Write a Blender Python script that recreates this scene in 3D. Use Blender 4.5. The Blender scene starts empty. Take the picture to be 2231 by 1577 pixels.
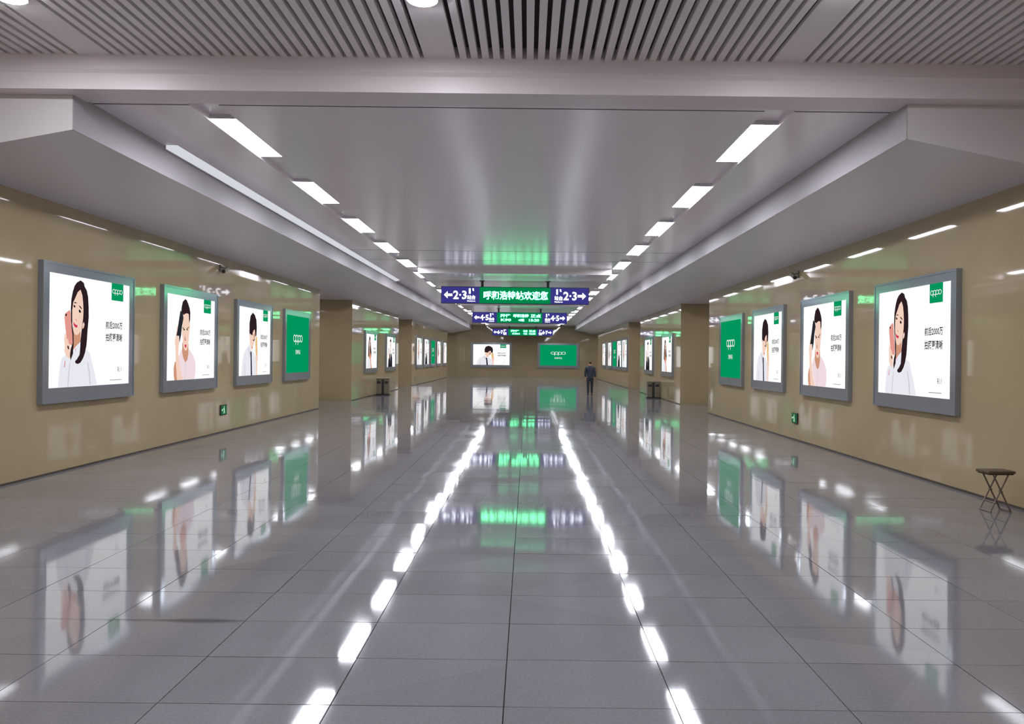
import bpy, bmesh, math, random
from mathutils import Vector, Matrix, Euler
random.seed(7)
S = bpy.context.scene
COL = S.collection

# ------------------------------------------------------------------ camera
EYE = 1.85                                   # eye height above the floor
FPX = 1700.0                                 # focal length in pixels of the 2231 px frame
cam_data = bpy.data.cameras.new('camera')
cam_data.sensor_width = 36.0
cam_data.lens = FPX / 2231.0 * 36.0
cam_data.shift_x = -34.5 / 2231.0
cam_data.shift_y = -9.5 / 2231.0
cam_data.clip_start = 0.05
cam_data.clip_end = 300
cam = bpy.data.objects.new('camera', cam_data)
COL.objects.link(cam)
cam.matrix_world = Matrix.Translation((0, 0, EYE)) @ Matrix.Rotation(math.pi / 2, 4, 'X') @ Matrix.Rotation(math.radians(0.65), 4, 'Z')
S.camera = cam

# ------------------------------------------------------------------ world, exposure
world = bpy.data.worlds.new('world')
S.world = world
world.use_nodes = True
world.node_tree.nodes['Background'].inputs[0].default_value = (0.8, 0.85, 1.0, 1)
world.node_tree.nodes['Background'].inputs[1].default_value = 0.02
S.view_settings.view_transform = 'Standard'
S.view_settings.look = 'None'
S.view_settings.exposure = 0.14
S.view_settings.gamma = 1.0
S.view_settings.use_curve_mapping = False
LAMP = 40.0                                  # radiance of the ceiling light diffusers
DOWNLIGHT = 270.0

# ------------------------------------------------------------------ helpers
def srgb(r, g, b):
    f = lambda c: (c / 255 / 12.92) if c / 255 <= 0.04045 else ((c / 255 + 0.055) / 1.055) ** 2.4
    return (f(r), f(g), f(b), 1.0)

def mat(name, color, rough=0.5, metal=0.0, spec=0.5, noise=None, bump=None):
    m = bpy.data.materials.new(name)
    m.use_nodes = True
    nt = m.node_tree
    b = nt.nodes['Principled BSDF']
    b.inputs['Base Color'].default_value = color
    b.inputs['Roughness'].default_value = rough
    b.inputs['Metallic'].default_value = metal
    b.inputs['Specular IOR Level'].default_value = spec
    if noise:
        scale, amount = noise
        tc = nt.nodes.new('ShaderNodeNewGeometry')
        n = nt.nodes.new('ShaderNodeTexNoise')
        n.inputs['Scale'].default_value = scale
        n.inputs['Detail'].default_value = 5
        nt.links.new(tc.outputs['Position'], n.inputs['Vector'])
        r = nt.nodes.new('ShaderNodeMapRange')
        r.inputs[1].default_value = 0.3
        r.inputs[2].default_value = 0.7
        r.inputs[3].default_value = 1 - amount
        r.inputs[4].default_value = 1 + amount
        nt.links.new(n.outputs['Fac'], r.inputs[0])
        mx = nt.nodes.new('ShaderNodeVectorMath')
        mx.operation = 'SCALE'
        mx.inputs[0].default_value = color[:3]
        nt.links.new(r.outputs[0], mx.inputs['Scale'])
        nt.links.new(mx.outputs[0], b.inputs['Base Color'])
        if bump:
            bp = nt.nodes.new('ShaderNodeBump')
            bp.inputs['Strength'].default_value = bump
            bp.inputs['Distance'].default_value = 0.002
            nt.links.new(n.outputs['Fac'], bp.inputs['Height'])
            nt.links.new(bp.outputs[0], b.inputs['Normal'])
    return m

def emit(name, color, strength, sample=True):
    m = bpy.data.materials.new(name)
    m.use_nodes = True
    nt = m.node_tree
    nt.nodes.clear()
    o = nt.nodes.new('ShaderNodeOutputMaterial')
    e = nt.nodes.new('ShaderNodeEmission')
    e.inputs[0].default_value = color
    e.inputs[1].default_value = strength
    nt.links.new(e.outputs[0], o.inputs[0])
    if not sample:
        m.cycles.emission_sampling = 'NONE'
    return m

class MB:
    """collects boxes, bars and polygons into one mesh"""
    def __init__(self):
        self.v, self.f, self.m = [], [], []
    def box(self, x0, x1, y0, y1, z0, z1, mi=0):
        n = len(self.v)
        self.v += [(x0, y0, z0), (x1, y0, z0), (x1, y1, z0), (x0, y1, z0), (x0, y0, z1), (x1, y0, z1), (x1, y1, z1), (x0, y1, z1)]
        for q in ((0, 3, 2, 1), (4, 5, 6, 7), (0, 1, 5, 4), (1, 2, 6, 5), (2, 3, 7, 6), (3, 0, 4, 7)):
            self.f.append(tuple(n + i for i in q)); self.m.append(mi)
        return self
    def poly(self, pts, mi=0):
        n = len(self.v)
        self.v += [tuple(p) for p in pts]
        self.f.append(tuple(range(n, n + len(pts)))); self.m.append(mi)
        return self
    def prism(self, prof, y0, y1, mi=0):
        """profile of (x, z) points extruded along y"""
        n, k = len(self.v), len(prof)
        self.v += [(x, y0, z) for x, z in prof] + [(x, y1, z) for x, z in prof]
        self.f.append(tuple(n + i for i in range(k))); self.m.append(mi)
        self.f.append(tuple(n + k + i for i in reversed(range(k)))); self.m.append(mi)
        for i in range(k):
            j = (i + 1) % k
            self.f.append((n + i, n + k + i, n + k + j, n + j)); self.m.append(mi)
        return self
    def tube(self, a, b, r, r2=None, seg=10, mi=0):
        a, b = Vector(a), Vector(b)
        r2 = r if r2 is None else r2
        d = (b - a).normalized()
        u = d.orthogonal().normalized()
        w = d.cross(u)
        n = len(self.v)
        for c, rr in ((a, r), (b, r2)):
            for i in range(seg):
                t = 2 * math.pi * i / seg
                self.v.append(tuple(c + u * (rr * math.cos(t)) + w * (rr * math.sin(t))))
        self.f.append(tuple(n + i for i in reversed(range(seg)))); self.m.append(mi)
        self.f.append(tuple(n + seg + i for i in range(seg))); self.m.append(mi)
        for i in range(seg):
            j = (i + 1) % seg
            self.f.append((n + i, n + j, n + seg + j, n + seg + i)); self.m.append(mi)
        return self
    def mesh(self, name, mats, fix=True):
        me = bpy.data.meshes.new(name)
        me.from_pydata(self.v, [], self.f)
        for mm in (mats if isinstance(mats, (list, tuple)) else [mats]):
            me.materials.append(mm)
        me.polygons.foreach_set('material_index', self.m)
        if fix:
            bm = bmesh.new(); bm.from_mesh(me)
            bmesh.ops.recalc_face_normals(bm, faces=bm.faces[:])
            bm.to_mesh(me); bm.free()
        me.update()
        return me

def link(name, me, parent=None, loc=None, rot=None, kind=None):
    o = bpy.data.objects.new(name, me)
    COL.objects.link(o)
    if parent: o.parent = parent
    if loc: o.location = loc
    if rot: o.rotation_euler = rot
    if kind: o['kind'] = kind
    return o

def thing(name, label, cat, loc=(0, 0, 0), rotz=0.0, group=None, scale=None):
    o = bpy.data.objects.new(name, None)
    COL.objects.link(o)
    o.empty_display_size = 0.1
    o.location = loc
    o.rotation_euler = (0, 0, rotz)
    if scale: o.scale = scale
    o['label'] = label; o['category'] = cat
    if group: o['group'] = group
    return o

def struct(name, me, label=None, cat=None):
    o = link(name, me, kind='structure')
    if label: o['label'] = label
    if cat: o['category'] = cat
    return o

def bevel(o, w, seg=2):
    m = o.modifiers.new('bevel', 'BEVEL'); m.width = w; m.segments = seg; m.limit_method = 'ANGLE'
    return o

def text_mesh(name, body, height, mats, width=None, bold=0.0, align='CENTER', spacing=1.0):
    """flat lettering in the x-z plane (reads along +x, faces -y), centred on the origin"""
    c = bpy.data.curves.new(name, 'FONT')
    c.body = body; c.size = 1.0; c.offset = bold; c.resolution_u = 2; c.space_character = spacing
    t = bpy.data.objects.new(name, c)
    COL.objects.link(t)
    dg = bpy.context.evaluated_depsgraph_get()
    dg.update()
    me = bpy.data.meshes.new_from_object(t.evaluated_get(dg))
    bpy.data.objects.remove(t); bpy.data.curves.remove(c)
    xs = [v.co.x for v in me.vertices]; ys = [v.co.y for v in me.vertices]
    if not xs: return me
    x0, x1, y0, y1 = min(xs), max(xs), min(ys), max(ys)
    sy = height / (y1 - y0)
    sx = sy if width is None else width / (x1 - x0)
    for v in me.vertices:
        v.co = Vector(((v.co.x - (x0 + x1) / 2) * sx, 0, (v.co.y - (y0 + y1) / 2) * sy))
    me.materials.clear()
    for mm in (mats if isinstance(mats, (list, tuple)) else [mats]): me.materials.append(mm)
    me.name = name
    return me

# ------------------------------------------------------------------ materials
M_wall = mat('polished_beige_stone', srgb(168, 150, 118), 0.035, spec=0.6, noise=(0.9, 0.05))
M_wall_end = M_wall
M_ceil = mat('satin_ceiling_panel', srgb(240, 231, 233), 0.2, spec=0.13)
M_soffit = mat('soffit_panel', srgb(218, 211, 212), 0.4, spec=0.3)
M_fascia_shade = mat('fascia_shade', srgb(180, 174, 178), 0.6, spec=0.2)  # same panel as the soffit, its shade put into a darker colour
M_beam = mat('painted_beam', srgb(232, 220, 222), 0.4)
M_slat = mat('aluminium_slat', srgb(242, 236, 238), 0.4)
M_plenum = mat('dark_plenum', srgb(84, 80, 84), 0.9)
M_joint = mat('dark_joint', srgb(60, 54, 52), 0.8)
M_base = mat('dark_skirting', srgb(70, 58, 48), 0.5)
M_lamp = emit('lamp_diffuser', (0.88, 0.92, 1.0, 1), LAMP)
M_down = emit('downlight_diffuser', (0.9, 0.93, 1.0, 1), DOWNLIGHT)
M_streak = emit('streak_glow', (0.9, 0.92, 1.0, 1), 0.66, False)  # glow painted in for the streak at the ceiling edge
M_housing = mat('lamp_housing', srgb(205, 205, 210), 0.4)
M_frame = mat('brushed_steel_frame', srgb(150, 156, 164), 0.16, metal=0.5)
M_steel = mat('stainless_steel', srgb(140, 132, 118), 0.3, metal=0.7)
M_dark = mat('dark_plastic', srgb(38, 36, 36), 0.5)
M_screen = emit('backlit_white', (1, 1, 1, 1), 1.0)
M_rod = mat('hanger_paint', srgb(70, 72, 78), 0.4, metal=0.4)

def floor_material():
    m = bpy.data.materials.new('polished_granite_tile')
    m.use_nodes = True
    nt = m.node_tree; L = nt.links
    b = nt.nodes['Principled BSDF']
    b.inputs['Specular IOR Level'].default_value = 0.5
    geo = nt.nodes.new('ShaderNodeNewGeometry')
    fine = nt.nodes.new('ShaderNodeTexNoise'); fine.inputs['Scale'].default_value = 55; fine.inputs['Detail'].default_value = 3
    broad = nt.nodes.new('ShaderNodeTexNoise'); broad.inputs['Scale'].default_value = 0.7; broad.inputs['Detail'].default_value = 4
    # one tone per tile, from the tile grid
    mp = nt.nodes.new('ShaderNodeVectorMath'); mp.operation = 'SUBTRACT'; mp.inputs[1].default_value = (TX0, TY0, 0)
    dv = nt.nodes.new('ShaderNodeVectorMath'); dv.operation = 'DIVIDE'; dv.inputs[1].default_value = (TW, TL, 50)
    fl = nt.nodes.new('ShaderNodeVectorMath'); fl.operation = 'FLOOR'
    wn = nt.nodes.new('ShaderNodeTexWhiteNoise')
    L.new(geo.outputs['Position'], mp.inputs[0]); L.new(mp.outputs[0], dv.inputs[0]); L.new(dv.outputs[0], fl.inputs[0]); L.new(fl.outputs[0], wn.inputs['Vector'])
    for n in (fine, broad): L.new(geo.outputs['Position'], n.inputs['Vector'])
    def mr(src, lo, hi, a=0.0, c=1.0):
        r = nt.nodes.new('ShaderNodeMapRange')
        r.inputs[1].default_value = a; r.inputs[2].default_value = c; r.inputs[3].default_value = lo; r.inputs[4].default_value = hi
        L.new(src, r.inputs[0]); return r.outputs[0]
    def mul(p, q):
        k = nt.nodes.new('ShaderNodeMath'); k.operation = 'MULTIPLY'; L.new(p, k.inputs[0]); L.new(q, k.inputs[1]); return k.outputs[0]
    val = mul(mul(mr(fine.outputs['Fac'], 0.91, 1.09, 0.3, 0.7), mr(broad.outputs['Fac'], 0.94, 1.06, 0.3, 0.7)), mr(wn.outputs['Value'], 0.94, 1.06))
    # a dark scuff along one joint on the left
    for cx, cy, rx, ry, amt in ((-2.24, 5.41, 0.30, 0.055, 0.62), (-2.62, 5.40, 0.75, 0.018, 0.75), (-2.75, 6.62, 0.22, 0.05, 0.85)):
        s1 = nt.nodes.new('ShaderNodeVectorMath'); s1.operation = 'SUBTRACT'; s1.inputs[1].default_value = (cx, cy, 0)
        s2 = nt.nodes.new('ShaderNodeVectorMath'); s2.operation = 'DIVIDE'; s2.inputs[1].default_value = (rx, ry, 10)
        s3 = nt.nodes.new('ShaderNodeVectorMath'); s3.operation = 'LENGTH'
        L.new(geo.outputs['Position'], s1.inputs[0]); L.new(s1.outputs[0], s2.inputs[0]); L.new(s2.outputs[0], s3.inputs[0])
        val = mul(val, mr(s3.outputs['Value'], amt, 1.0, 0.55, 1.15))
    sc = nt.nodes.new('ShaderNodeVectorMath'); sc.operation = 'SCALE'; sc.inputs[0].default_value = FLOOR_COL[:3]
    L.new(val, sc.inputs['Scale']); L.new(sc.outputs[0], b.inputs['Base Color'])
    L.new(mr(broad.outputs['Fac'], 0.035, 0.07, 0.3, 0.7), b.inputs['Roughness'])
    return m

# ------------------------------------------------------------------ plan of the hall (x across, y along, z up)
XC = -0.48
XL, XR = -7.22, 6.26                         # wall planes
FASL, FASR = -5.41, 4.45                     # inner edge of the lowered side ceilings
ZC = EYE + 3.07                              # main ceiling
ZF = EYE + 2.63                              # lower edge of the fascia
ZW = EYE + 2.28                              # soffit where it meets the wall
Y_END = 75.0
Y0 = 9.21                                    # where the lowered side ceilings start
GAPS = [(27.0, 32.0), (43.5, 48.5), (69.8, 75.0)]     # side passages, both sides
Y_BACK = -9.0
TW, TL, TX0, TY0 = 0.917, 0.645, -0.107, 4.13
FLOOR_COL = srgb(123, 121, 126)
M_floor = floor_material()

# floor: a dark bed, with every tile on it
fl = struct('floor', MB().box(-13, 12, Y_BACK, Y_END, -0.06, -0.012).mesh('floor', M_joint), 'grey polished stone tile floor of the underpass', 'floor')
tiles = []
for i in range(-14, 14):
    for j in range(-20, 111):
        x0, y0 = TX0 + i * TW, TY0 + j * TL
        x1, y1 = x0 + TW, min(y0 + TL, Y_END)
        if y0 < Y_BACK or y0 >= Y_END - 0.05: continue
        yc = (y0 + y1) / 2
        inside_gap = any(a - 0.1 < yc < b + 0.1 for a, b in GAPS)
        lo, hi = (-12.2, 11.2) if inside_gap else (XL, XR)
        x0c, x1c = max(x0, lo), min(x1, hi)
        if x1c - x0c < 0.05: continue
        tiles.append((x0c, x1c, y0, y1))
def in_view(t):
    xc, yc = (t[0] + t[1]) / 2, (t[2] + t[3]) / 2
    if t[3] < 3.6: return False
    return -1150 / FPX * t[3] - 0.1 < xc < 1081 / FPX * t[3] + 0.1
front = sorted([t for t in tiles if in_view(t)], key=lambda t: t[2])[:300]
fset = set(front)
G = 0.003
tile_meshes = {}
def tilt(): return random.gauss(0, 0.0011), random.gauss(0, 0.0011)
for t in front:
    w, l = round(t[1] - t[0], 4), round(t[3] - t[2], 4)
    if (w, l) not in tile_meshes:
        tile_meshes[(w, l)] = MB().box(-w / 2 + G, w / 2 - G, -l / 2 + G, l / 2 - G, -0.0115, 0).mesh('tile', M_floor)
    a, b = tilt()
    link('tile', tile_meshes[(w, l)], fl, ((t[0] + t[1]) / 2, (t[2] + t[3]) / 2, 0), (a, b, 0))
mb = MB()
for t in tiles:
    if t in fset: continue
    a, b = tilt()
    n = len(mb.v)
    mb.box(t[0] + G, t[1] - G, t[2] + G, t[3] - G, -0.0115, 0)
    xc, yc = (t[0] + t[1]) / 2, (t[2] + t[3]) / 2
    for k in range(n, n + 8):
        x, y, z = mb.v[k]
        mb.v[k] = (x, y, z + (y - yc) * a - (x - xc) * b)
link('distant_tiles', mb.mesh('distant_tiles', M_floor, False), fl, kind='stuff')

# walls: solid blocks between the side passages
def wall_side(xin, xout, xback):
    m = MB()
    y = Y_BACK
    for a, b in GAPS:
        m.box(min(xin, xout), max(xin, xout), y, a, -0.06, ZC + 0.6)
        y = b
    m.box(min(xout, xback), max(xout, xback), Y_BACK, Y_END, -0.06, ZC + 0.6)
    return m
struct('wall_left', wall_side(XL, -12.2, -12.6).mesh('wall_left', M_wall), 'glossy beige stone wall along the left side', 'wall')
struct('wall_right', wall_side(XR, 11.2, 11.6).mesh('wall_right', M_wall), 'glossy beige stone wall along the right side', 'wall')
struct('wall_end', MB().box(-12.6, 11.6, Y_END, Y_END + 0.3, -0.06, ZC + 0.6).mesh('wall_end', M_wall), 'beige end wall far down the underpass', 'wall')
struct('wall_back', MB().box(-12.6, 11.6, Y_BACK - 0.3, Y_BACK, -0.06, ZC + 0.6).mesh('wall_back', M_wall), 'beige wall behind the viewpoint', 'wall')
def skirting(x, s):
    m = MB(); y = Y_BACK
    for a, b in GAPS:
        m.box(min(x, x + s * 0.012), max(x, x + s * 0.012), y, a, 0.0, 0.03); y = b
    return m
struct('baseboard_left', skirting(XL, 1).mesh('baseboard_left', M_base))
struct('baseboard_right', skirting(XR, -1).mesh('baseboard_right', M_base))

# main ceiling with two light troughs
LXL, LXR = XC - 3.55, XC + 3.55              # centre lines of the light rows
TR, TD = 0.186, 0.08                          # half width and depth of the troughs
YC0 = 9.05
prof = [(FASL, ZC), (LXL - TR, ZC), (LXL - TR, ZC + TD), (LXL + TR, ZC + TD), (LXL + TR, ZC),
        (LXR - TR, ZC), (LXR - TR, ZC + TD), (LXR + TR, ZC + TD), (LXR + TR, ZC), (FASR, ZC),
        (FASR, ZC + 0.3), (FASL, ZC + 0.3)]
ceil = struct('ceiling', MB().prism(prof, YC0, Y_END).mesh('ceiling', M_ceil), 'smooth pale grey main ceiling with two light troughs', 'ceiling')
for y in (9.62, 22.6, 24.8, 41.0, 57.0):
    m = MB()
    for a, b in ((FASL + 0.01, LXL - TR), (LXL + TR, LXR - TR), (LXR + TR, FASR - 0.01)):
        m.box(a, b, y - 0.012, y + 0.012, ZC - 0.002, ZC + 0.01)
    link('panel_joint', m.mesh('panel_joint', M_joint), ceil)
ZD = EYE + 2.88                              # lowered panels the signs hang from
for a, b in ((26.9, 32.1), (43.4, 48.6), (69.7, 74.98)):
    link('lowered_panel', MB().box(LXL + TR + 0.03, LXR - TR - 0.03, a, b, ZD, ZC + 0.05).mesh('lowered_panel', M_ceil), ceil)
link('side_soffit', MB().prism([(XL - 0.0, ZW), (FASL, ZF), (FASL, ZC + 0.3), (XL, ZC + 0.3)], Y0, Y_END).mesh('side_soffit', M_soffit), ceil)
link('side_soffit', MB().prism([(XR, ZW), (FASR, ZF), (FASR, ZC + 0.3), (XR, ZC + 0.3)], Y0, Y_END).mesh('side_soffit', M_soffit), ceil)
for x, s in ((FASL, 1), (FASR, -1)):
    link('fascia_shade', MB().box(min(x, x + s * 0.012), max(x, x + s * 0.012), Y0, Y_END, ZF, ZC).mesh('fascia_shade', M_fascia_shade), ceil)  # thin overlay that carries the painted shade of the fascia
for a, b in GAPS:
    for x0, x1 in ((-12.2, XL), (XR, 11.2)):
        link('passage_ceiling', MB().box(x0, x1, a, b, ZW, ZW + 0.2).mesh('passage_ceiling', M_soffit), ceil)

# cross beam and the slatted ceiling in front of it
YB = 9.0
ZB = EYE + 3.04
ZS = EYE + 3.44
def beam_section():
    m = MB()
    sec = [(YB, ZB), (YC0 + 0.42, ZB), (YC0 + 0.42, ZC - 0.001), (YC0 - 0.001, ZC - 0.001), (YC0 - 0.001, ZS + 0.3), (YB, ZS + 0.3)]
    k = len(sec)
    m.v = [(XL, y, z) for y, z in sec] + [(XR, y, z) for y, z in sec]
    m.f = [tuple(range(k)), tuple(range(2 * k - 1, k - 1, -1))] + [(i, i + k, (i + 1) % k + k, (i + 1) % k) for i in range(k)]
    m.m = [0] * len(m.f)
    return m
beam = struct('trim_1', beam_section().mesh('trim_1', M_beam),
              'plain pale cross beam between slatted ceiling and long hall', 'beam')
lip = MB()
lsec = [(YB, EYE + 3.225), (YB, EYE + 3.28), (YB - 0.03, EYE + 3.28), (YB - 0.03, EYE + 3.268)]
lip.v = [(XL, y, z) for y, z in lsec] + [(XR, y, z) for y, z in lsec]
lip.f = [(0, 1, 2, 3), (7, 6, 5, 4)] + [(i, i + 4, (i + 1) % 4 + 4, (i + 1) % 4) for i in range(4)]
lip.m = [0] * 6
link('beam_lip', lip.mesh('beam_lip', M_beam), beam)
slats = struct('ceiling_slatted', MB().box(XL, XR, Y_BACK, YB, ZS + 0.13, ZS + 0.2).mesh('ceiling_slatted', M_plenum),
               'slatted grey metal ceiling above the entrance', 'ceiling')
PITCH = 0.129
STRIPS = [-5.03, -1.05, 2.95]
slat_me = MB().box(-0.039, 0.039, Y_BACK, YB, 0, 0.09).mesh('slat', M_slat)
edges = [XL + 0.02] + [e for s in STRIPS for e in (s - 0.18 - 0.049, s + 0.18 + 0.049)] + [XR - 0.02]
for k in range(0, len(edges), 2):
    a, b = edges[k], edges[k + 1]
    n = max(1, round((b - a + 0.05) / PITCH))
    step = (b - a - 0.08) / max(1, n - 1)
    for i in range(n):
        link('slat', slat_me, slats, (a + 0.04 + i * step, 0, ZS))
strip_me = MB().box(-0.18, 0.18, Y_BACK, YB, 0, 0.05).mesh('lamp_strip', M_slat)
for s in STRIPS:
    link('lamp_strip', strip_me, slats, (s, 0, ZS))

# round downlights in the strips
def disc(m, r, z, seg=28, mi=0):
    m.poly([(r * math.cos(2 * math.pi * i / seg), r * math.sin(2 * math.pi * i / seg), z) for i in range(seg)], mi)
    return m
rim_bm = MB().tube((0, 0, 0), (0, 0, -0.03), 0.17, 0.15, 28).mesh('rim', M_housing)
dif_bm = MB().tube((0, 0, -0.02), (0, 0, -0.036), 0.14, 0.135, 28).mesh('diffuser', M_down)
where = ['over the left plain strip', 'over the middle plain strip', 'over the right plain strip']
first = True
for k, s in enumerate(STRIPS):
    for j, y in enumerate((7.47, 3.8, 0.2, -3.4, -7.0)):
        lab = 'round white downlight in the slatted ceiling, ' + ['on left plain strip', 'on middle plain strip', 'on right plain strip'][k] + ['', ' overhead', ' above camera', ' behind camera', ' farthest behind camera'][j]
        t = thing('downlight', lab, 'ceiling light', (s, y + (0.05 if k == 0 else 0.0) + (-0.35 if k == 2 and j == 0 else 0), ZS), 0, 'round downlights in the slatted ceiling')
        link('rim', rim_bm, t); link('diffuser', dif_bm, t)

# recessed ceiling lights, two rows
ORD = 'first second third fourth fifth sixth seventh eighth ninth tenth eleventh twelfth thirteenth fourteenth fifteenth sixteenth seventeenth eighteenth'.split()
LL, LW = 1.9, 0.36
house_me = MB().box(-LW / 2, LW / 2, -0.02, LL + 0.02, 0.023, TD).mesh('housing', M_housing)
diff_me = MB().box(-LW / 2, LW / 2, 0, LL, 0.02, 0.023).mesh('diffuser', M_lamp)
for side, lx in (('left', LXL), ('right', LXR)):
    for k in range(18):
        y = 10.27 + 3.69 * k
        if y + LL > Y_END - 0.3: break
        t = thing('ceiling_light', 'long white recessed light panel, %s from the cross beam in %s ceiling row' % (ORD[k], side), 'ceiling light',
                  (lx, y, ZC), 0, 'recessed lights in the %s ceiling row' % side)
        link('housing', house_me, t); link('diffuser', diff_me, t)

# glowing strip put in for the bright streak along the left ceiling edge
cl = thing('streak_strip', 'long pale glowing strip added for the bright streak along the left ceiling edge', 'glowing strip', (FASL + 0.012, 11.5, ZC))
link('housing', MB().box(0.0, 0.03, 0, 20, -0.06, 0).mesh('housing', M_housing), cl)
link('diffuser', MB().prism([(0.03, -0.055), (0.2, 0.0), (0.03, 0.0)], 0, 20).mesh('diffuser', M_streak), cl)

# unseen lights added deep inside the side passages to brighten their walls
short_h = MB().box(-0.2, 0.2, -0.6, 0.6, -0.05, 0).mesh('housing', M_housing)
short_d = MB().box(-0.18, 0.18, -0.58, 0.58, -0.054, -0.05).mesh('diffuser', M_lamp)
for k, (a, b) in enumerate(GAPS):
    for side, x in (('left', -10.4), ('right', 9.4)):
        t = thing('passage_fill_light', 'added white fill light out of sight inside the %s %s side passage' % (ORD[k], side), 'ceiling light', (x, (a + b) / 2, ZW), 0, 'added unseen lights inside the side passages')
        link('housing', short_h, t); link('diffuser', short_d, t)
ART_A = [
('cloth_white',[(.197,.296),(.147,.259),(.132,.22),(.122,.148),(.112,.077),(.107,-.0),(.567,.004),(.54,.113),(.506,.199),(.473,.309),(.423,.339),(.343,.408),(.3,.391),(.271,.3),(.237,.235),(.225,.263)]),
('cloth_fold',[(.211,.001),(.219,.122),(.232,.218),(.242,.235),(.232,.121),(.221,.002)]),
('cloth_fold',[(.471,.009),(.461,.115),(.439,.216),(.45,.225),(.477,.114),(.488,.009)]),
('skin_shade',[(.267,.513),(.359,.534),(.357,.409),(.311,.374),(.271,.333)]),
('hair',[(.351,.973),(.389,.954),(.399,.922),(.427,.886),(.443,.828),(.451,.735),(.453,.641),(.441,.521),(.435,.436),(.429,.377),(.412,.309),(.39,.259),(.358,.217),(.326,.205),(.3,.214),(.294,.23),(.321,.255),(.347,.292),(.353,.35),(.356,.417),(.365,.501),(.385,.636),(.379,.771),(.35,.885),(.291,.805),(.256,.694),(.259,.562),(.275,.481),(.277,.39),(.271,.3),(.242,.235),(.235,.283),(.243,.341),(.262,.39),(.254,.513),(.244,.594),(.239,.693),(.244,.784),(.26,.86),(.281,.916),(.308,.949)]),
('skin',[(.35,.888),(.318,.862),(.291,.809),(.265,.761),(.257,.694),(.256,.628),(.261,.562),(.269,.513),(.282,.481),(.306,.468),(.332,.479),(.354,.505),(.37,.535),(.376,.568),(.385,.636),(.387,.704),(.382,.771),(.372,.838)]),
('skin',[(.392,.595),(.402,.57),(.393,.54),(.375,.526),(.378,.569)]),
('hair',[(.267,.754),(.286,.769),(.305,.764),(.303,.756),(.286,.759)]),
('hair',[(.329,.743),(.35,.735),(.368,.714),(.363,.709),(.344,.722)]),
('ink',[(.268,.736),(.278,.742),(.291,.73),(.287,.716),(.274,.719)]),
('ink',[(.329,.7),(.344,.704),(.358,.685),(.35,.674),(.333,.679)]),
('skin_shade',[(.285,.618),(.301,.599),(.314,.598),(.303,.61)]),
('lip',[(.267,.589),(.29,.566),(.319,.557),(.311,.537),(.29,.539),(.272,.559)]),
('phone_pink',[(.223,.692),(.172,.655),(.167,.618),(.179,.526),(.192,.437),(.217,.389),(.248,.372),(.262,.39),(.259,.464),(.244,.562),(.239,.627),(.234,.676)]),
('ink',[(.175,.635),(.18,.652),(.19,.656),(.195,.647),(.188,.633)]),
('skin',[(.172,.481),(.166,.428),(.173,.372),(.169,.324),(.182,.291),(.219,.253),(.232,.259),(.235,.324),(.24,.365),(.219,.389),(.209,.429),(.193,.429),(.181,.477)]),
('hair',[(.202,.372),(.215,.369),(.223,.344),(.212,.336),(.203,.352)]),
('dot',[(.169,.181),(.175,.235),(.181,.235),(.176,.177)]),
('dot',[(.293,.345),(.298,.349),(.298,.323),(.293,.323)]),
('green',[(.739,1.001),(.904,1.001),(.902,.831),(.737,.83)]),
]
ART_B = [
('cloth_pink',[(.299,.373),(.263,.337),(.228,.267),(.235,.222),(.27,.106),(.312,.001),(.562,.002),(.585,.099),(.578,.2),(.525,.292),(.466,.347),(.429,.374),(.422,.31),(.371,.203),(.32,.266)]),
('cloth_fold',[(.371,.203),(.385,.194),(.37,.095),(.355,.001),(.345,.001),(.366,.104)]),
('skin_shade',[(.299,.445),(.299,.329),(.32,.266),(.363,.203),(.407,.238),(.425,.32),(.425,.437)]),
('skin',[(.314,.796),(.3,.714),(.3,.642),(.288,.606),(.292,.552),(.306,.499),(.309,.436),(.328,.382),(.356,.345),(.393,.356),(.415,.41),(.43,.483),(.437,.555),(.455,.629),(.453,.692),(.438,.719),(.424,.8),(.38,.812)]),
('hair',[(.351,.967),(.3,.93),(.279,.866),(.271,.812),(.304,.786),(.316,.773),(.35,.788),(.383,.799),(.424,.79),(.435,.683),(.453,.72),(.456,.811),(.439,.865),(.409,.918),(.38,.953)]),
('hair',[(.292,.635),(.31,.624),(.35,.6),(.341,.596),(.307,.612)]),
('hair',[(.372,.606),(.401,.623),(.427,.641),(.429,.631),(.401,.612),(.376,.599)]),
('ink',[(.314,.599),(.333,.605),(.344,.594),(.33,.585)]),
('ink',[(.382,.599),(.399,.607),(.411,.598),(.396,.588)]),
('skin_shade',[(.347,.535),(.371,.468),(.347,.463),(.338,.481)]),
('lip',[(.339,.414),(.361,.423),(.381,.417),(.378,.387),(.357,.381)]),
('skin_shade',[(.157,.219),(.134,.144),(.136,.057),(.15,.0),(.206,.0),(.192,.108),(.178,.218)]),
('skin',[(.193,.639),(.165,.523),(.148,.452),(.162,.382),(.165,.32),(.171,.214),(.185,.117),(.199,.0),(.312,.001),(.27,.106),(.235,.222),(.221,.32),(.229,.408),(.235,.453),(.221,.533),(.21,.63)]),
('phone_black',[(.25,.819),(.3,.795),(.314,.732),(.285,.633),(.271,.534),(.238,.433),(.229,.52),(.179,.521),(.2,.595),(.221,.693)]),
('green',[(.72,1.002),(.886,1.0),(.89,.831),(.724,.833)]),
]
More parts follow.
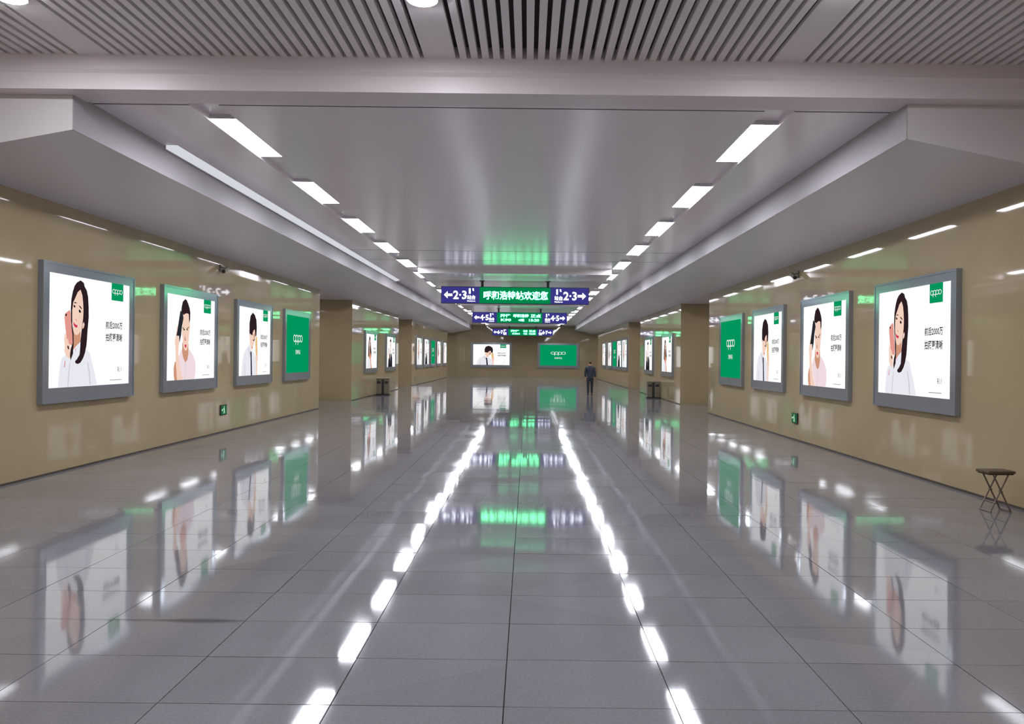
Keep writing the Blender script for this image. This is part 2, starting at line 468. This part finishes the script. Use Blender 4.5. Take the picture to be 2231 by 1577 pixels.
ART_C = [
('cloth_white',[(.308,.507),(.298,.438),(.225,.391),(.156,.328),(.122,.218),(.09,.062),(.087,.0),(.526,.0),(.534,.093),(.524,.249),(.445,.359),(.401,.35),(.357,.381)]),
('cloth_fold',[(.298,.438),(.352,.312),(.341,.249),(.286,.406)]),
('cloth_fold',[(.178,.0),(.186,.187),(.2,.199),(.199,.0)]),
('skin',[(.315,.675),(.326,.501),(.357,.391),(.397,.362),(.426,.431),(.478,.501),(.501,.596),(.482,.707),(.442,.707),(.398,.675),(.345,.659)]),
('hair',[(.413,.936),(.343,.882),(.312,.77),(.312,.643),(.323,.58),(.333,.621),(.372,.602),(.407,.596),(.419,.64),(.442,.672),(.479,.691),(.49,.643),(.504,.577),(.534,.596),(.544,.722),(.529,.834),(.475,.907)]),
('skin_shade',[(.442,.611),(.483,.634),(.49,.58),(.455,.526)]),
('ink',[(.417,.539),(.452,.526),(.49,.558),(.494,.545),(.456,.51),(.417,.526)]),
('lip',[(.393,.431),(.418,.419),(.421,.4),(.397,.406)]),
('tie',[(.345,.35),(.38,.359),(.389,.296),(.408,.0),(.369,.0),(.356,.265)]),
('phone_gold',[(.513,.58),(.553,.58),(.563,.469),(.554,.281),(.515,.306),(.498,.501)]),
('skin',[(.549,.46),(.576,.406),(.585,.281),(.57,.171),(.563,.0),(.526,.0),(.528,.171),(.507,.281),(.513,.328),(.538,.281),(.553,.328)]),
('green',[(.743,1.0),(.917,1.0),(.917,.818),(.744,.818)]),
]

# ------------------------------------------------------------------ advertising light boxes
INK = {
    'cloth_white': srgb(232, 232, 240), 'cloth_fold': srgb(205, 205, 216), 'cloth_pink': srgb(240, 218, 224),
    'skin': srgb(243, 208, 190), 'skin_shade': srgb(205, 148, 120), 'hair': srgb(44, 30, 34), 'ink': srgb(22, 20, 24),
    'lip': srgb(205, 50, 90), 'phone_pink': srgb(226, 152, 140), 'phone_black': srgb(38, 42, 48), 'phone_gold': srgb(226, 186, 120),
    'dot': srgb(220, 50, 80), 'tie': srgb(20, 24, 56), 'suit': srgb(34, 34, 40), 'grey': srgb(120, 120, 128),
    'green': srgb(0, 149, 92), 'white': (1, 1, 1, 1), 'black': srgb(20, 20, 20), 'arm_red': srgb(226, 128, 96),
}
INK_NAMES = list(INK)
M_ink = [emit('print_' + k, INK[k], 0.91, False) for k in INK_NAMES]
M_green = M_ink[INK_NAMES.index('green')]
ART_D = [
    ('cloth_white', [(.10, 0), (.13, .2), (.2, .33), (.34, .3), (.42, .2), (.45, 0)]),
    ('skin_shade', [(.27, .62), (.36, .62), (.38, .34), (.3, .25), (.25, .36)]),
    ('hair', [(.30, .94), (.38, .9), (.42, .75), (.45, .6), (.49, .45), (.47, .33), (.38, .36), (.36, .6), (.28, .6), (.27, .32), (.19, .36), (.2, .55), (.23, .78)]),
    ('skin', [(.33, .86), (.38, .78), (.38, .68), (.35, .58), (.31, .57), (.28, .68), (.29, .8)]),
    ('ink', [(.29, .73), (.32, .735), (.32, .72), (.29, .715)]), ('ink', [(.345, .735), (.37, .73), (.37, .715), (.345, .72)]),
    ('lip', [(.315, .63), (.35, .63), (.333, .615)]),
    ('arm_red', [(.40, .45), (.45, .38), (.46, .18), (.52, .0), (.43, 0), (.40, .2), (.37, .3)]),
    ('green', [(.74, 1.0), (.905, 1.0), (.905, .83), (.74, .83)])]
ART_E = [
    ('suit', [(.15, 0), (.2, .3), (.31, .46), (.42, .40), (.53, .47), (.64, .3), (.66, 0)]),
    ('cloth_white', [(.37, .49), (.47, .49), (.44, .22), (.42, .12), (.40, .22)]),
    ('tie', [(.41, .42), (.43, .42), (.435, .2), (.42, .14), (.405, .2)]),
    ('skin_shade', [(.385, .6), (.46, .6), (.46, .49), (.42, .43), (.385, .49)]),
    ('skin', [(.36, .82), (.48, .82), (.485, .7), (.46, .6), (.42, .56), (.385, .6), (.355, .7)]),
    ('hair', [(.35, .8), (.34, .88), (.38, .93), (.45, .94), (.5, .88), (.49, .8), (.46, .84), (.38, .84)]),
    ('ink', [(.375, .735), (.41, .74), (.41, .725), (.375, .72)]), ('ink', [(.43, .74), (.465, .735), (.465, .72), (.43, .725)]),
    ('lip', [(.40, .64), (.44, .64), (.42, .625)]),
    ('grey', [(.19, .64), (.25, .62), (.28, .36), (.22, .34)]),
    ('skin', [(.17, .46), (.21, .48), (.28, .42), (.28, .3), (.2, .26)]),
    ('green', [(.74, 1.0), (.905, 1.0), (.905, .83), (.74, .83)])]
PW, PH = 2.35, 1.74                          # lit area of a wall light box
YS = -0.062                                  # plane of the lit sheet

def art_mesh(name, art):
    m = MB()
    for i, (ink, pts) in enumerate(art):
        if ink == 'green': continue
        m.poly([(u * PW, YS - 0.0006 - 0.0004 * i, v * PH) for u, v in pts], INK_NAMES.index(ink))
    me = m.mesh(name, M_ink, False)
    bm = bmesh.new(); bm.from_mesh(me)
    bmesh.ops.triangulate(bm, faces=bm.faces[:])
    bm.to_mesh(me); bm.free()
    return me

def ring(m, cx, cz, rx, rz, t, y, mi, seg=20):
    for i in range(seg):
        a, b = 2 * math.pi * i / seg, 2 * math.pi * (i + 1) / seg
        m.poly([(cx + rx * math.cos(a), y, cz + rz * math.sin(a)), (cx + rx * math.cos(b), y, cz + rz * math.sin(b)),
                (cx + (rx - t) * math.cos(b), y, cz + (rz - t * 0.8) * math.sin(b)), (cx + (rx - t) * math.cos(a), y, cz + (rz - t * 0.8) * math.sin(a))], mi)

def wordmark(name, cx, cz, w, y):
    """four rounded letters: two round ones with two stemmed ones between"""
    m = MB(); mi = INK_NAMES.index('white')
    rx, rz, t = w * 0.143, w * 0.118, w * 0.036
    for k in range(4):
        ring(m, cx + (k - 1.5) * w * 0.238, cz, rx, rz, t, y - 0.0002 * k, mi)
    for k in (1, 2):
        x = cx + (k - 1.5) * w * 0.238 - rx
        m.poly([(x, y - 0.001, cz - rz * 1.75), (x + t, y - 0.001, cz - rz * 1.75), (x + t, y - 0.001, cz + rz * 0.2), (x, y - 0.001, cz + rz * 0.2)], mi)
    return m.mesh(name, M_ink, False)

ARTS = {'A': art_mesh('printed_portrait', ART_A), 'B': art_mesh('printed_portrait', ART_B), 'C': art_mesh('printed_portrait', ART_C),
        'D': art_mesh('printed_portrait', ART_D), 'E': art_mesh('printed_portrait', ART_E)}
MK = M_ink[INK_NAMES.index('black')]; MWH = M_ink[INK_NAMES.index('white')]; MGR = M_ink[INK_NAMES.index('grey')]
SL1 = text_mesh('slogan', '\u524d\u540e2000\u4e07', 0.075 * PH, MK, 0.228 * PW, 0.018)
SL2 = text_mesh('slogan', '\u62cd\u7167\u66f4\u6e05\u6670', 0.08 * PH, MK, 0.228 * PW, 0.018)
SL3 = text_mesh('slogan', 'R11', 0.05 * PH, MK, 0.052 * PW)
SLG = text_mesh('slogan', '\u81f3\u7f8e\u6240\u54c1', 0.078 * PH, MWH, 0.21 * PW, 0.006)
SMALL = MB().poly([(0.735 * PW, YS - 0.001, 0.04 * PH), (0.895 * PW, YS - 0.001, 0.04 * PH), (0.895 * PW, YS - 0.001, 0.046 * PH), (0.735 * PW, YS - 0.001, 0.046 * PH)]).mesh('small_print', MGR, False)
PATCH = MB().poly([(u * PW, YS - 0.009, v * PH) for u, v in ((0.74, 0.83), (0.905, 0.83), (0.905, 1.0), (0.74, 1.0))]).mesh('logo_patch', M_green, False)
WM_S = wordmark('wordmark', 0.82 * PW, 0.92 * PH, 0.14 * PW, YS - 0.011)
WM_L = wordmark('wordmark', 0.5 * PW, 0.605 * PH, 0.41 * PW, YS - 0.002)
FS, FT, FB = 0.15, 0.15, 0.22                # frame margins
frame_me = (MB().box(-FS, 0, -0.075, 0, -FB, PH + FT).box(PW, PW + FS, -0.075, 0, -FB, PH + FT)
            .box(0, PW, -0.075, 0, -FB, 0).box(0, PW, -0.075, 0, PH, PH + FT)).mesh('frame', M_frame)
edge_me = (MB().box(-FS - 0.012, -FS + 0.02, -0.085, 0, -FB - 0.012, PH + FT + 0.012).box(PW + FS - 0.02, PW + FS + 0.012, -0.085, 0, -FB - 0.012, PH + FT + 0.012)
           .box(-FS + 0.02, PW + FS - 0.02, -0.085, 0, -FB - 0.012, -FB + 0.02).box(-FS + 0.02, PW + FS - 0.02, -0.085, 0, PH + FT - 0.02, PH + FT + 0.012)).mesh('frame_edge', M_frame)
screen_me = MB().box(0, PW, YS, -0.01, 0, PH).mesh('screen', M_screen)
screen_green_me = MB().box(0, PW, YS, -0.01, 0, PH).mesh('screen', M_green)

def lightbox(art, label, loc, rotz, group, scale=None):
    t = thing('advertising_lightbox', label, 'poster', loc, rotz, group, scale)
    fr = link('frame', frame_me, t); link('frame_edge', edge_me, fr)
    if art == 'G':
        s = link('screen', screen_green_me, t)
        s['label'] = 'plain green lit sheet'
        link('wordmark', WM_L, s)
        link('slogan', SLG, s, (0.5 * PW, YS - 0.002, 0.365 * PH))
        return t
    s = link('screen', screen_me, t)
    link('printed_portrait', ARTS[art], s)
    link('logo_patch', PATCH, s)
    link('wordmark', WM_S, s)
    link('slogan', SL1, s, (0.788 * PW, YS - 0.001, 0.583 * PH))
    link('slogan', SL2, s, (0.788 * PW, YS - 0.001, 0.463 * PH))
    link('slogan', SL3, s, (0.868 * PW, YS - 0.001, 0.145 * PH))
    link('small_print', SMALL, s)
    return t

WHO = {'A': 'woman with pink phone', 'B': 'man in pink shirt with black phone', 'C': 'man in white shirt and dark tie',
       'D': 'long haired woman in white', 'E': 'man in black suit', 'G': 'plain green advert'}
ZPB = EYE - 0.54
PLACE = ['nearest the camera', 'second from the camera', 'third from the camera', 'last before the first side passage']
for side, xs, rz in (('left', XL, math.pi / 2), ('right', XR, -math.pi / 2)):
    grp = 'lit advertising posters on the %s wall' % side
    starts = [11.64, 15.45, 19.3, 23.1] if side == 'left' else [11.43, 15.2, 19.05, 22.7]
    for k, (art, y) in enumerate(zip('ABCG', starts)):
        lab = 'lit poster, %s, on %s wall %s' % (WHO[art], side, PLACE[k])
        lightbox(art, lab, (xs, y if side == 'left' else y + PW, ZPB), rz, grp)
    mid = [(34.5, 'D'), (39.6, 'E')] if side == 'left' else [(33.6, 'D'), (38.9, 'E')]
    for k, (y, art) in enumerate(mid):
        sc = (1.04, 1.0, 0.89)
        lab = 'smaller lit poster, %s, on %s wall, %s past first side passage' % (WHO[art], side, ['just', 'second'][k])
        lightbox(art, lab, (xs, y if side == 'left' else y + PW * 1.04, EYE - 0.56), rz, grp, sc)
    far = [(50.3, 'A'), (54.0, 'E'), (57.7, 'G'), (61.6, 'D'), (66.2, 'B')] if side == 'left' else [(48.9, 'A'), (51.75, 'E'), (54.6, 'G'), (57.9, 'D'), (62.4, 'B')]
    for k, (y, art) in enumerate(far):
        lab = 'distant lit poster, %s, %s past second passage, %s wall' % (WHO[art], ORD[k], side)
        lightbox(art, lab, (xs, y if side == 'left' else y + PW, ZPB), rz, grp)
ES = (3.49 / PW, 1.0, 1.97 / PH)
lightbox('C', 'wide lit poster of man in white shirt on the far end wall', (-5.25, Y_END, EYE - 0.74), 0, 'lit advertising posters on the end wall', ES)
lightbox('G', 'wide plain green lit poster on the far end wall', (1.17, Y_END, EYE - 0.73), 0, 'lit advertising posters on the end wall', ES)

# ------------------------------------------------------------------ hanging signs
M_sign = mat('sign_housing', srgb(40, 46, 60), 0.35, metal=0.3)
M_blue = emit('sign_blue', srgb(56, 54, 128), 1.0)
M_bg = emit('sign_green', (0.0, 0.21, 0.065, 1), 1.0)
M_letter = emit('sign_letter', (0.86, 0.9, 1.0, 1), 4.0)
M_led = emit('sign_led', (0.15, 1.0, 0.42, 1), 8.0)
SW, SH = 2.79, 0.32
housing_me = MB().box(-SW, SW, -0.1, 0.1, -SH, SH).mesh('housing', M_sign)
blue_me = MB().box(-0.715, 0.715, -0.112, -0.1, -SH + 0.02, SH - 0.02).mesh('side_panel', M_blue)
green_me = MB().box(-1.335, 1.335, -0.112, -0.1, -SH + 0.02, SH - 0.02).mesh('display_panel', M_bg)
YT = -0.1135
def arrow_mesh(s):
    m = MB(); p = lambda x, z: (s * x, 0, z)
    m.poly([p(-0.155, 0), p(-0.02, 0.13), p(-0.02, 0.045), p(0.155, 0.045), p(0.155, -0.045), p(-0.02, -0.045), p(-0.02, -0.13)])
    return m.mesh('arrow', M_letter, False)
ARROW = {-1: arrow_mesh(1), 1: arrow_mesh(-1)}
PLAT = text_mesh('platform_word', '\u7ad9\u53f0', 0.165, M_letter, 0.31, 0.015)
PLATE = text_mesh('platform_word', 'Platform', 0.045, M_letter, 0.3, 0.01)
# small stair pictogram above the word
PICT = MB().poly([(-0.09, 0, -0.1), (-0.03, 0, -0.1), (-0.03, 0, 0.1), (-0.09, 0, 0.1)]).poly([(0.05, 0, 0.02), (0.10, 0, 0.0), (0.09, 0, 0.1), (0.04, 0, 0.1)]).mesh('pictogram', M_letter, False)
def sign(y, numbers, rows, label):
    t = thing('hanging_sign', label, 'sign', (XC - 0.03, y, EYE + 2.334), 0, 'hanging platform signs under the ceiling')
    bevel(link('housing', housing_me, t), 0.01, 1)
    for sx in (-1.24, 1.24):
        link('hanger', MB().tube((sx, 0, SH), (sx, 0, ZD - EYE - 2.334), 0.05, seg=10).box(sx - 0.1, sx + 0.1, -0.1, 0.1, ZD - EYE - 2.334 - 0.02, ZD - EYE - 2.334).mesh('hanger', M_rod), t)
    num = text_mesh('platform_numbers', numbers, 0.32, M_letter, 0.5, 0.02)
    for s in (-1, 1):
        p = link('side_panel', blue_me, t, (s * 2.055, 0, 0))
        link('arrow', ARROW[s], p, (s * 0.465, YT, 0))
        link('platform_numbers', num, p, (s * 0.02, YT, 0))
        link('pictogram', PICT, p, (-s * 0.41, YT, 0.15))
        link('platform_word', PLAT, p, (-s * 0.41, YT, -0.085))
        link('platform_word', PLATE, p, (-s * 0.41, YT, -0.225))
    g = link('display_panel', green_me, t)
    for body, cx, cz, w, h in rows:
        link('led_text', text_mesh('led_text', body, h, M_led, w, 0.022), g, (cx, YT, cz))
    return t
sign(29.5, '2\u00b73', [('\u547c\u548c\u6d69\u7279\u7ad9\u6b22\u8fce\u60a8', 0.03, 0.0, 2.43, 0.33)],
     'hanging blue and green sign for platforms 2 and 3, nearest of three')
two = [('\u5f00\u5f80', -0.83, 0.12, 0.62, 0.2), ('\u547c\u548c\u6d69\u7279', 0.08, 0.12, 0.9, 0.2), ('\u6b63\u70b9', 0.95, 0.12, 0.6, 0.2),
       ('K90', -0.8, -0.13, 0.6, 0.15), ('4\u9053', 0.1, -0.13, 0.36, 0.15), ('15:20', 0.85, -0.13, 0.6, 0.15)]
sign(46.0, '4\u00b75', two, 'hanging sign for platforms 4 and 5, middle of three')
two3 = [('\u5f00\u5f80', -0.7, 0.12, 0.8, 0.2), ('\u5317\u4eac', 0.25, 0.12, 0.4, 0.2), ('\u6b63\u70b9', 0.9, 0.12, 0.6, 0.2),
        ('K264', -0.6, -0.13, 0.7, 0.15), ('7\u9053', 0.25, -0.13, 0.36, 0.15), ('18:05', 0.9, -0.13, 0.6, 0.15)]
sign(72.3, '6\u00b77', two3, 'hanging sign for platforms 6 and 7, farthest of three')

# ------------------------------------------------------------------ low exit signs on the walls
M_exit = emit('exit_green', srgb(40, 96, 62), 0.9)
M_exitw = emit('exit_white', srgb(190, 240, 205), 1.0)
def exit_sign(x, y, z, rz, label):
    t = thing('exit_sign', label, 'sign', (x, y, z), rz, 'low green exit signs', (0.8, 1, 0.95))
    bevel(link('case', MB().box(-0.23, 0.23, -0.03, 0, -0.13, 0.13).mesh('case', M_dark), t), 0.008, 1)
    f = link('face', MB().box(-0.21, 0.21, -0.034, -0.03, -0.11, 0.11).mesh('face', M_exit), t)
    m = MB(); y_ = -0.0355
    P = lambda pts: m.poly([(a, y_, b) for a, b in pts])
    P([(0.02 * math.cos(i * math.pi / 5) + 0.0, 0.02 * math.sin(i * math.pi / 5) + 0.078) for i in range(10)])      # head
    P([(-0.03, 0.05), (0.02, 0.055), (0.03, 0.0), (-0.02, -0.01)])                                               # trunk
    P([(-0.02, -0.01), (0.03, 0.0), (0.06, -0.09), (0.03, -0.09), (0.0, -0.02)])                                 # rear leg
    P([(-0.02, -0.01), (0.01, -0.01), (-0.03, -0.09), (-0.06, -0.09)])                                           # front leg
    P([(-0.03, 0.05), (-0.02, 0.03), (-0.09, 0.0), (-0.09, 0.02)])                                               # arm
    P([(-0.19, 0.0), (-0.14, 0.04), (-0.14, 0.015), (-0.11, 0.015), (-0.11, -0.015), (-0.14, -0.015), (-0.14, -0.04)])   # arrow
    link('running_figure', m.mesh('running_figure', M_exitw, False), f)
exit_sign(XL, 18.5, 0.53, math.pi / 2, 'small green exit sign low on the left wall')
exit_sign(XR, 18.2, 0.51, -math.pi / 2, 'small green exit sign low on the right wall')

# ------------------------------------------------------------------ small cameras at the top of the walls
M_cam = mat('camera_grey', srgb(120, 116, 104), 0.5)
def wall_camera(x, y, z, s, label):
    t = thing('security_camera', label, 'camera', (x, y, z), 0, 'small grey cameras high on the walls')
    link('mount', MB().box(min(0, s * 0.03), max(0, s * 0.03), -0.05, 0.05, -0.02, 0.14).tube((s * 0.02, 0, 0.09), (s * 0.13, 0, 0.05), 0.018).mesh('mount', M_cam), t)
    link('body', MB().tube((s * 0.13, 0.1, 0.07), (s * 0.14, -0.16, -0.03), 0.05, seg=14).mesh('body', M_cam), t)
    link('lens', MB().tube((s * 0.14, -0.155, -0.029), (s * 0.141, -0.172, -0.035), 0.035, seg=14).mesh('lens', M_dark), t)
wall_camera(XL, 18.25, EYE + 1.95, 1, 'small grey security camera high on the left wall')
wall_camera(XR, 18.1, EYE + 1.94, -1, 'small grey security camera high on the right wall')

# ------------------------------------------------------------------ waste bins
def bin_(x, y, label):
    t = thing('waste_bin', label, 'bin', (x, y, 0), 0, 'steel twin waste bins against the walls')
    link('base', MB().box(-0.31, 0.31, -0.19, 0.19, 0, 0.05).mesh('base', M_dark), t)
    for s in (-1, 1):
        b = bevel(link('compartment', MB().box(-0.12, 0.12, -0.17, 0.17, 0.05, 0.74).mesh('compartment', M_steel), t, (s * 0.175, 0, 0)), 0.02)
        link('opening', MB().box(-0.085, 0.085, -0.178, -0.168, 0.55, 0.66).mesh('opening', M_dark), b)
    link('middle_panel', MB().box(-0.055, 0.055, -0.15, 0.15, 0.05, 0.74).mesh('middle_panel', M_dark), t)
    bevel(link('lid', MB().box(-0.31, 0.31, -0.19, 0.19, 0.74, 0.81).mesh('lid', M_steel), t), 0.015)
bin_(-6.82, 36.9, 'steel twin waste bin standing by the left wall posters')
bin_(5.92, 36.8, 'steel twin waste bin standing by the right wall posters')

# ------------------------------------------------------------------ folding stool
M_seat = mat('stool_seat', srgb(86, 68, 48), 0.6, noise=(30, 0.2))
M_leg = mat('stool_leg', srgb(112, 92, 80), 0.4, metal=0.2)
st = thing('folding_stool', 'small dark folding stool with crossed legs beside the right wall', 'stool', (5.86, 9.75, 0), 0.06, scale=(0.92, 0.92, 0.97))
bevel(link('seat', MB().box(-0.19, 0.19, -0.14, 0.14, 0.495, 0.53).box(-0.175, 0.175, -0.125, 0.125, 0.478, 0.495).mesh('seat', M_seat), st), 0.012)
for yy in (-0.11, 0.11):
    for s in (-1, 1):
        link('leg', MB().tube((s * 0.115, yy + 0.011 * s, 0.485), (-s * 0.135, yy + 0.011 * s, 0.011), 0.0105).mesh('leg', M_leg), st)
    link('pivot', MB().tube((0.0, yy - 0.03, 0.267), (0.0, yy + 0.03, 0.267), 0.012).mesh('pivot', M_leg), st)
for xx, zz in ((-0.135, 0.012), (0.135, 0.012), (-0.075, 0.125), (0.075, 0.125)):
    link('crossbar', MB().tube((xx, -0.125, zz), (xx, 0.125, zz), 0.009).mesh('crossbar', M_leg), st)

# ------------------------------------------------------------------ person walking away
def skin_mesh(name, verts, edges, m, root=0, sub=2):
    me = bpy.data.meshes.new(name)
    me.from_pydata([v[:3] for v in verts], edges, [])
    o = bpy.data.objects.new(name, me); COL.objects.link(o)
    o.modifiers.new('skin', 'SKIN')
    for i, v in enumerate(verts):
        r = v[3] if isinstance(v[3], tuple) else (v[3], v[3])
        me.skin_vertices[0].data[i].radius = r
        me.skin_vertices[0].data[i].use_root = (i == root)
    sd = o.modifiers.new('sub', 'SUBSURF'); sd.levels = sub; sd.render_levels = sub
    dg = bpy.context.evaluated_depsgraph_get(); dg.update()
    out = bpy.data.meshes.new_from_object(o.evaluated_get(dg))
    bpy.data.objects.remove(o); bpy.data.meshes.remove(me)
    out.materials.clear(); out.materials.append(m)
    for p in out.polygons: p.use_smooth = True
    out.name = name
    return out
M_skin = mat('skin', srgb(196, 150, 122), 0.5)
M_hairp = mat('black_hair', srgb(22, 20, 20), 0.6)
M_coat = mat('dark_jacket', srgb(44, 50, 62), 0.7, noise=(12, 0.15))
M_trous = mat('dark_trousers', srgb(36, 40, 46), 0.8)
M_shoe = mat('black_shoe', srgb(20, 20, 22), 0.5)
pv = [(0, 0, 0.90, (0.14, 0.10)), (0, 0, 1.05, (0.13, 0.09)), (0, 0, 1.25, (0.15, 0.10)), (0, 0, 1.38, (0.13, 0.085)), (0, 0.005, 1.455, 0.055),
      (0, 0.015, 1.53, (0.062, 0.07)), (0, 0.02, 1.60, (0.078, 0.092)), (0, 0.015, 1.655, (0.06, 0.072)),           # neck and head
      (0, 0.105, 1.575, 0.014),                                                                                       # nose
      (-0.08, 0.02, 1.585, 0.016), (0.08, 0.02, 1.585, 0.016)]                                                         # ears
pe = [(0, 1), (1, 2), (2, 3), (3, 4), (4, 5), (5, 6), (6, 7), (6, 8), (6, 9), (6, 10)]
def limb(chain, start):
    i0 = start
    for c in chain:
        pv.append(c); pe.append((i0, len(pv) - 1)); i0 = len(pv) - 1
    return i0
for s in (-1, 1):
    w = limb([(s * 0.175, 0, 1.385, 0.06), (s * 0.235, -0.02, 1.13, 0.042), (s * 0.235, 0.05, 0.92, 0.032), (s * 0.232, 0.075, 0.86, (0.028, 0.04))], 3)
    for k, (dy, ln) in enumerate(((0.03, 0.075), (0.01, 0.085), (-0.01, 0.08), (-0.028, 0.062))):                    # four fingers
        limb([(s * 0.232, 0.085 + dy, 0.81, 0.0095), (s * 0.226, 0.092 + dy, 0.81 - ln * 0.55, 0.009), (s * 0.212, 0.09 + dy, 0.81 - ln, 0.008)], w)
    limb([(s * 0.222, 0.118, 0.845, 0.011), (s * 0.212, 0.13, 0.80, 0.009)], w)                                       # thumb
    step = 0.06 * s
    limb([(s * 0.095, 0, 0.85, 0.088), (s * 0.098, step * 0.5 + 0.02, 0.48, 0.056), (s * 0.10, step, 0.09, 0.038), (s * 0.11, step + 0.10, 0.035, 0.03)], 0)
pr = thing('person', 'person in dark jacket and trousers walking away near right end posters', 'person', (3.17, 39.6, 0), 0.05)
link('body', skin_mesh('body', pv, pe, M_skin), pr)
jv = [(0, 0, 0.80, (0.19, 0.135)), (0, 0, 1.02, (0.18, 0.125)), (0, 0, 1.24, (0.195, 0.13)), (0, 0, 1.37, (0.17, 0.11)), (0, 0.0, 1.45, (0.09, 0.085)), (0, 0.005, 1.485, 0.075)]
je = [(0, 1), (1, 2), (2, 3), (3, 4), (4, 5)]
for s in (-1, 1):
    i = len(jv)
    jv += [(s * 0.18, 0, 1.375, 0.085), (s * 0.245, -0.02, 1.13, 0.068), (s * 0.24, 0.04, 0.945, 0.05), (s * 0.237, 0.058, 0.905, 0.047)]
    je += [(3, i), (i, i + 1), (i + 1, i + 2), (i + 2, i + 3)]
link('jacket', skin_mesh('jacket', jv, je, M_coat), pr)
tv = [(0, 0, 0.95, (0.155, 0.115)), (0, 0, 0.86, (0.165, 0.12))]
te = [(0, 1)]
for s in (-1, 1):
    i = len(tv); step = 0.06 * s
    tv += [(s * 0.10, 0, 0.78, 0.10), (s * 0.10, step * 0.5 + 0.015, 0.48, 0.078), (s * 0.10, step, 0.14, 0.06), (s * 0.10, step, 0.075, 0.058)]
    te += [(1, i), (i, i + 1), (i + 1, i + 2), (i + 2, i + 3)]
link('trousers', skin_mesh('trousers', tv, te, M_trous), pr)
for s in (-1, 1):
    step = 0.06 * s
    m = skin_mesh('shoe', [(s * 0.10, step - 0.045, 0.045, 0.045), (s * 0.105, step + 0.05, 0.042, (0.046, 0.042)), (s * 0.112, step + 0.15, 0.032, (0.042, 0.032))], [(0, 1), (1, 2)], M_shoe)
    lo = min(v.co.z for v in m.vertices)
    for v in m.vertices: v.co.z -= lo
    link('shoe', m, pr)
link('hair', skin_mesh('hair', [(0, -0.035, 1.545, (0.06, 0.05)), (0, -0.01, 1.625, (0.086, 0.09)), (0, 0.03, 1.675, (0.07, 0.06))], [(0, 1), (1, 2)], M_hairp), pr)
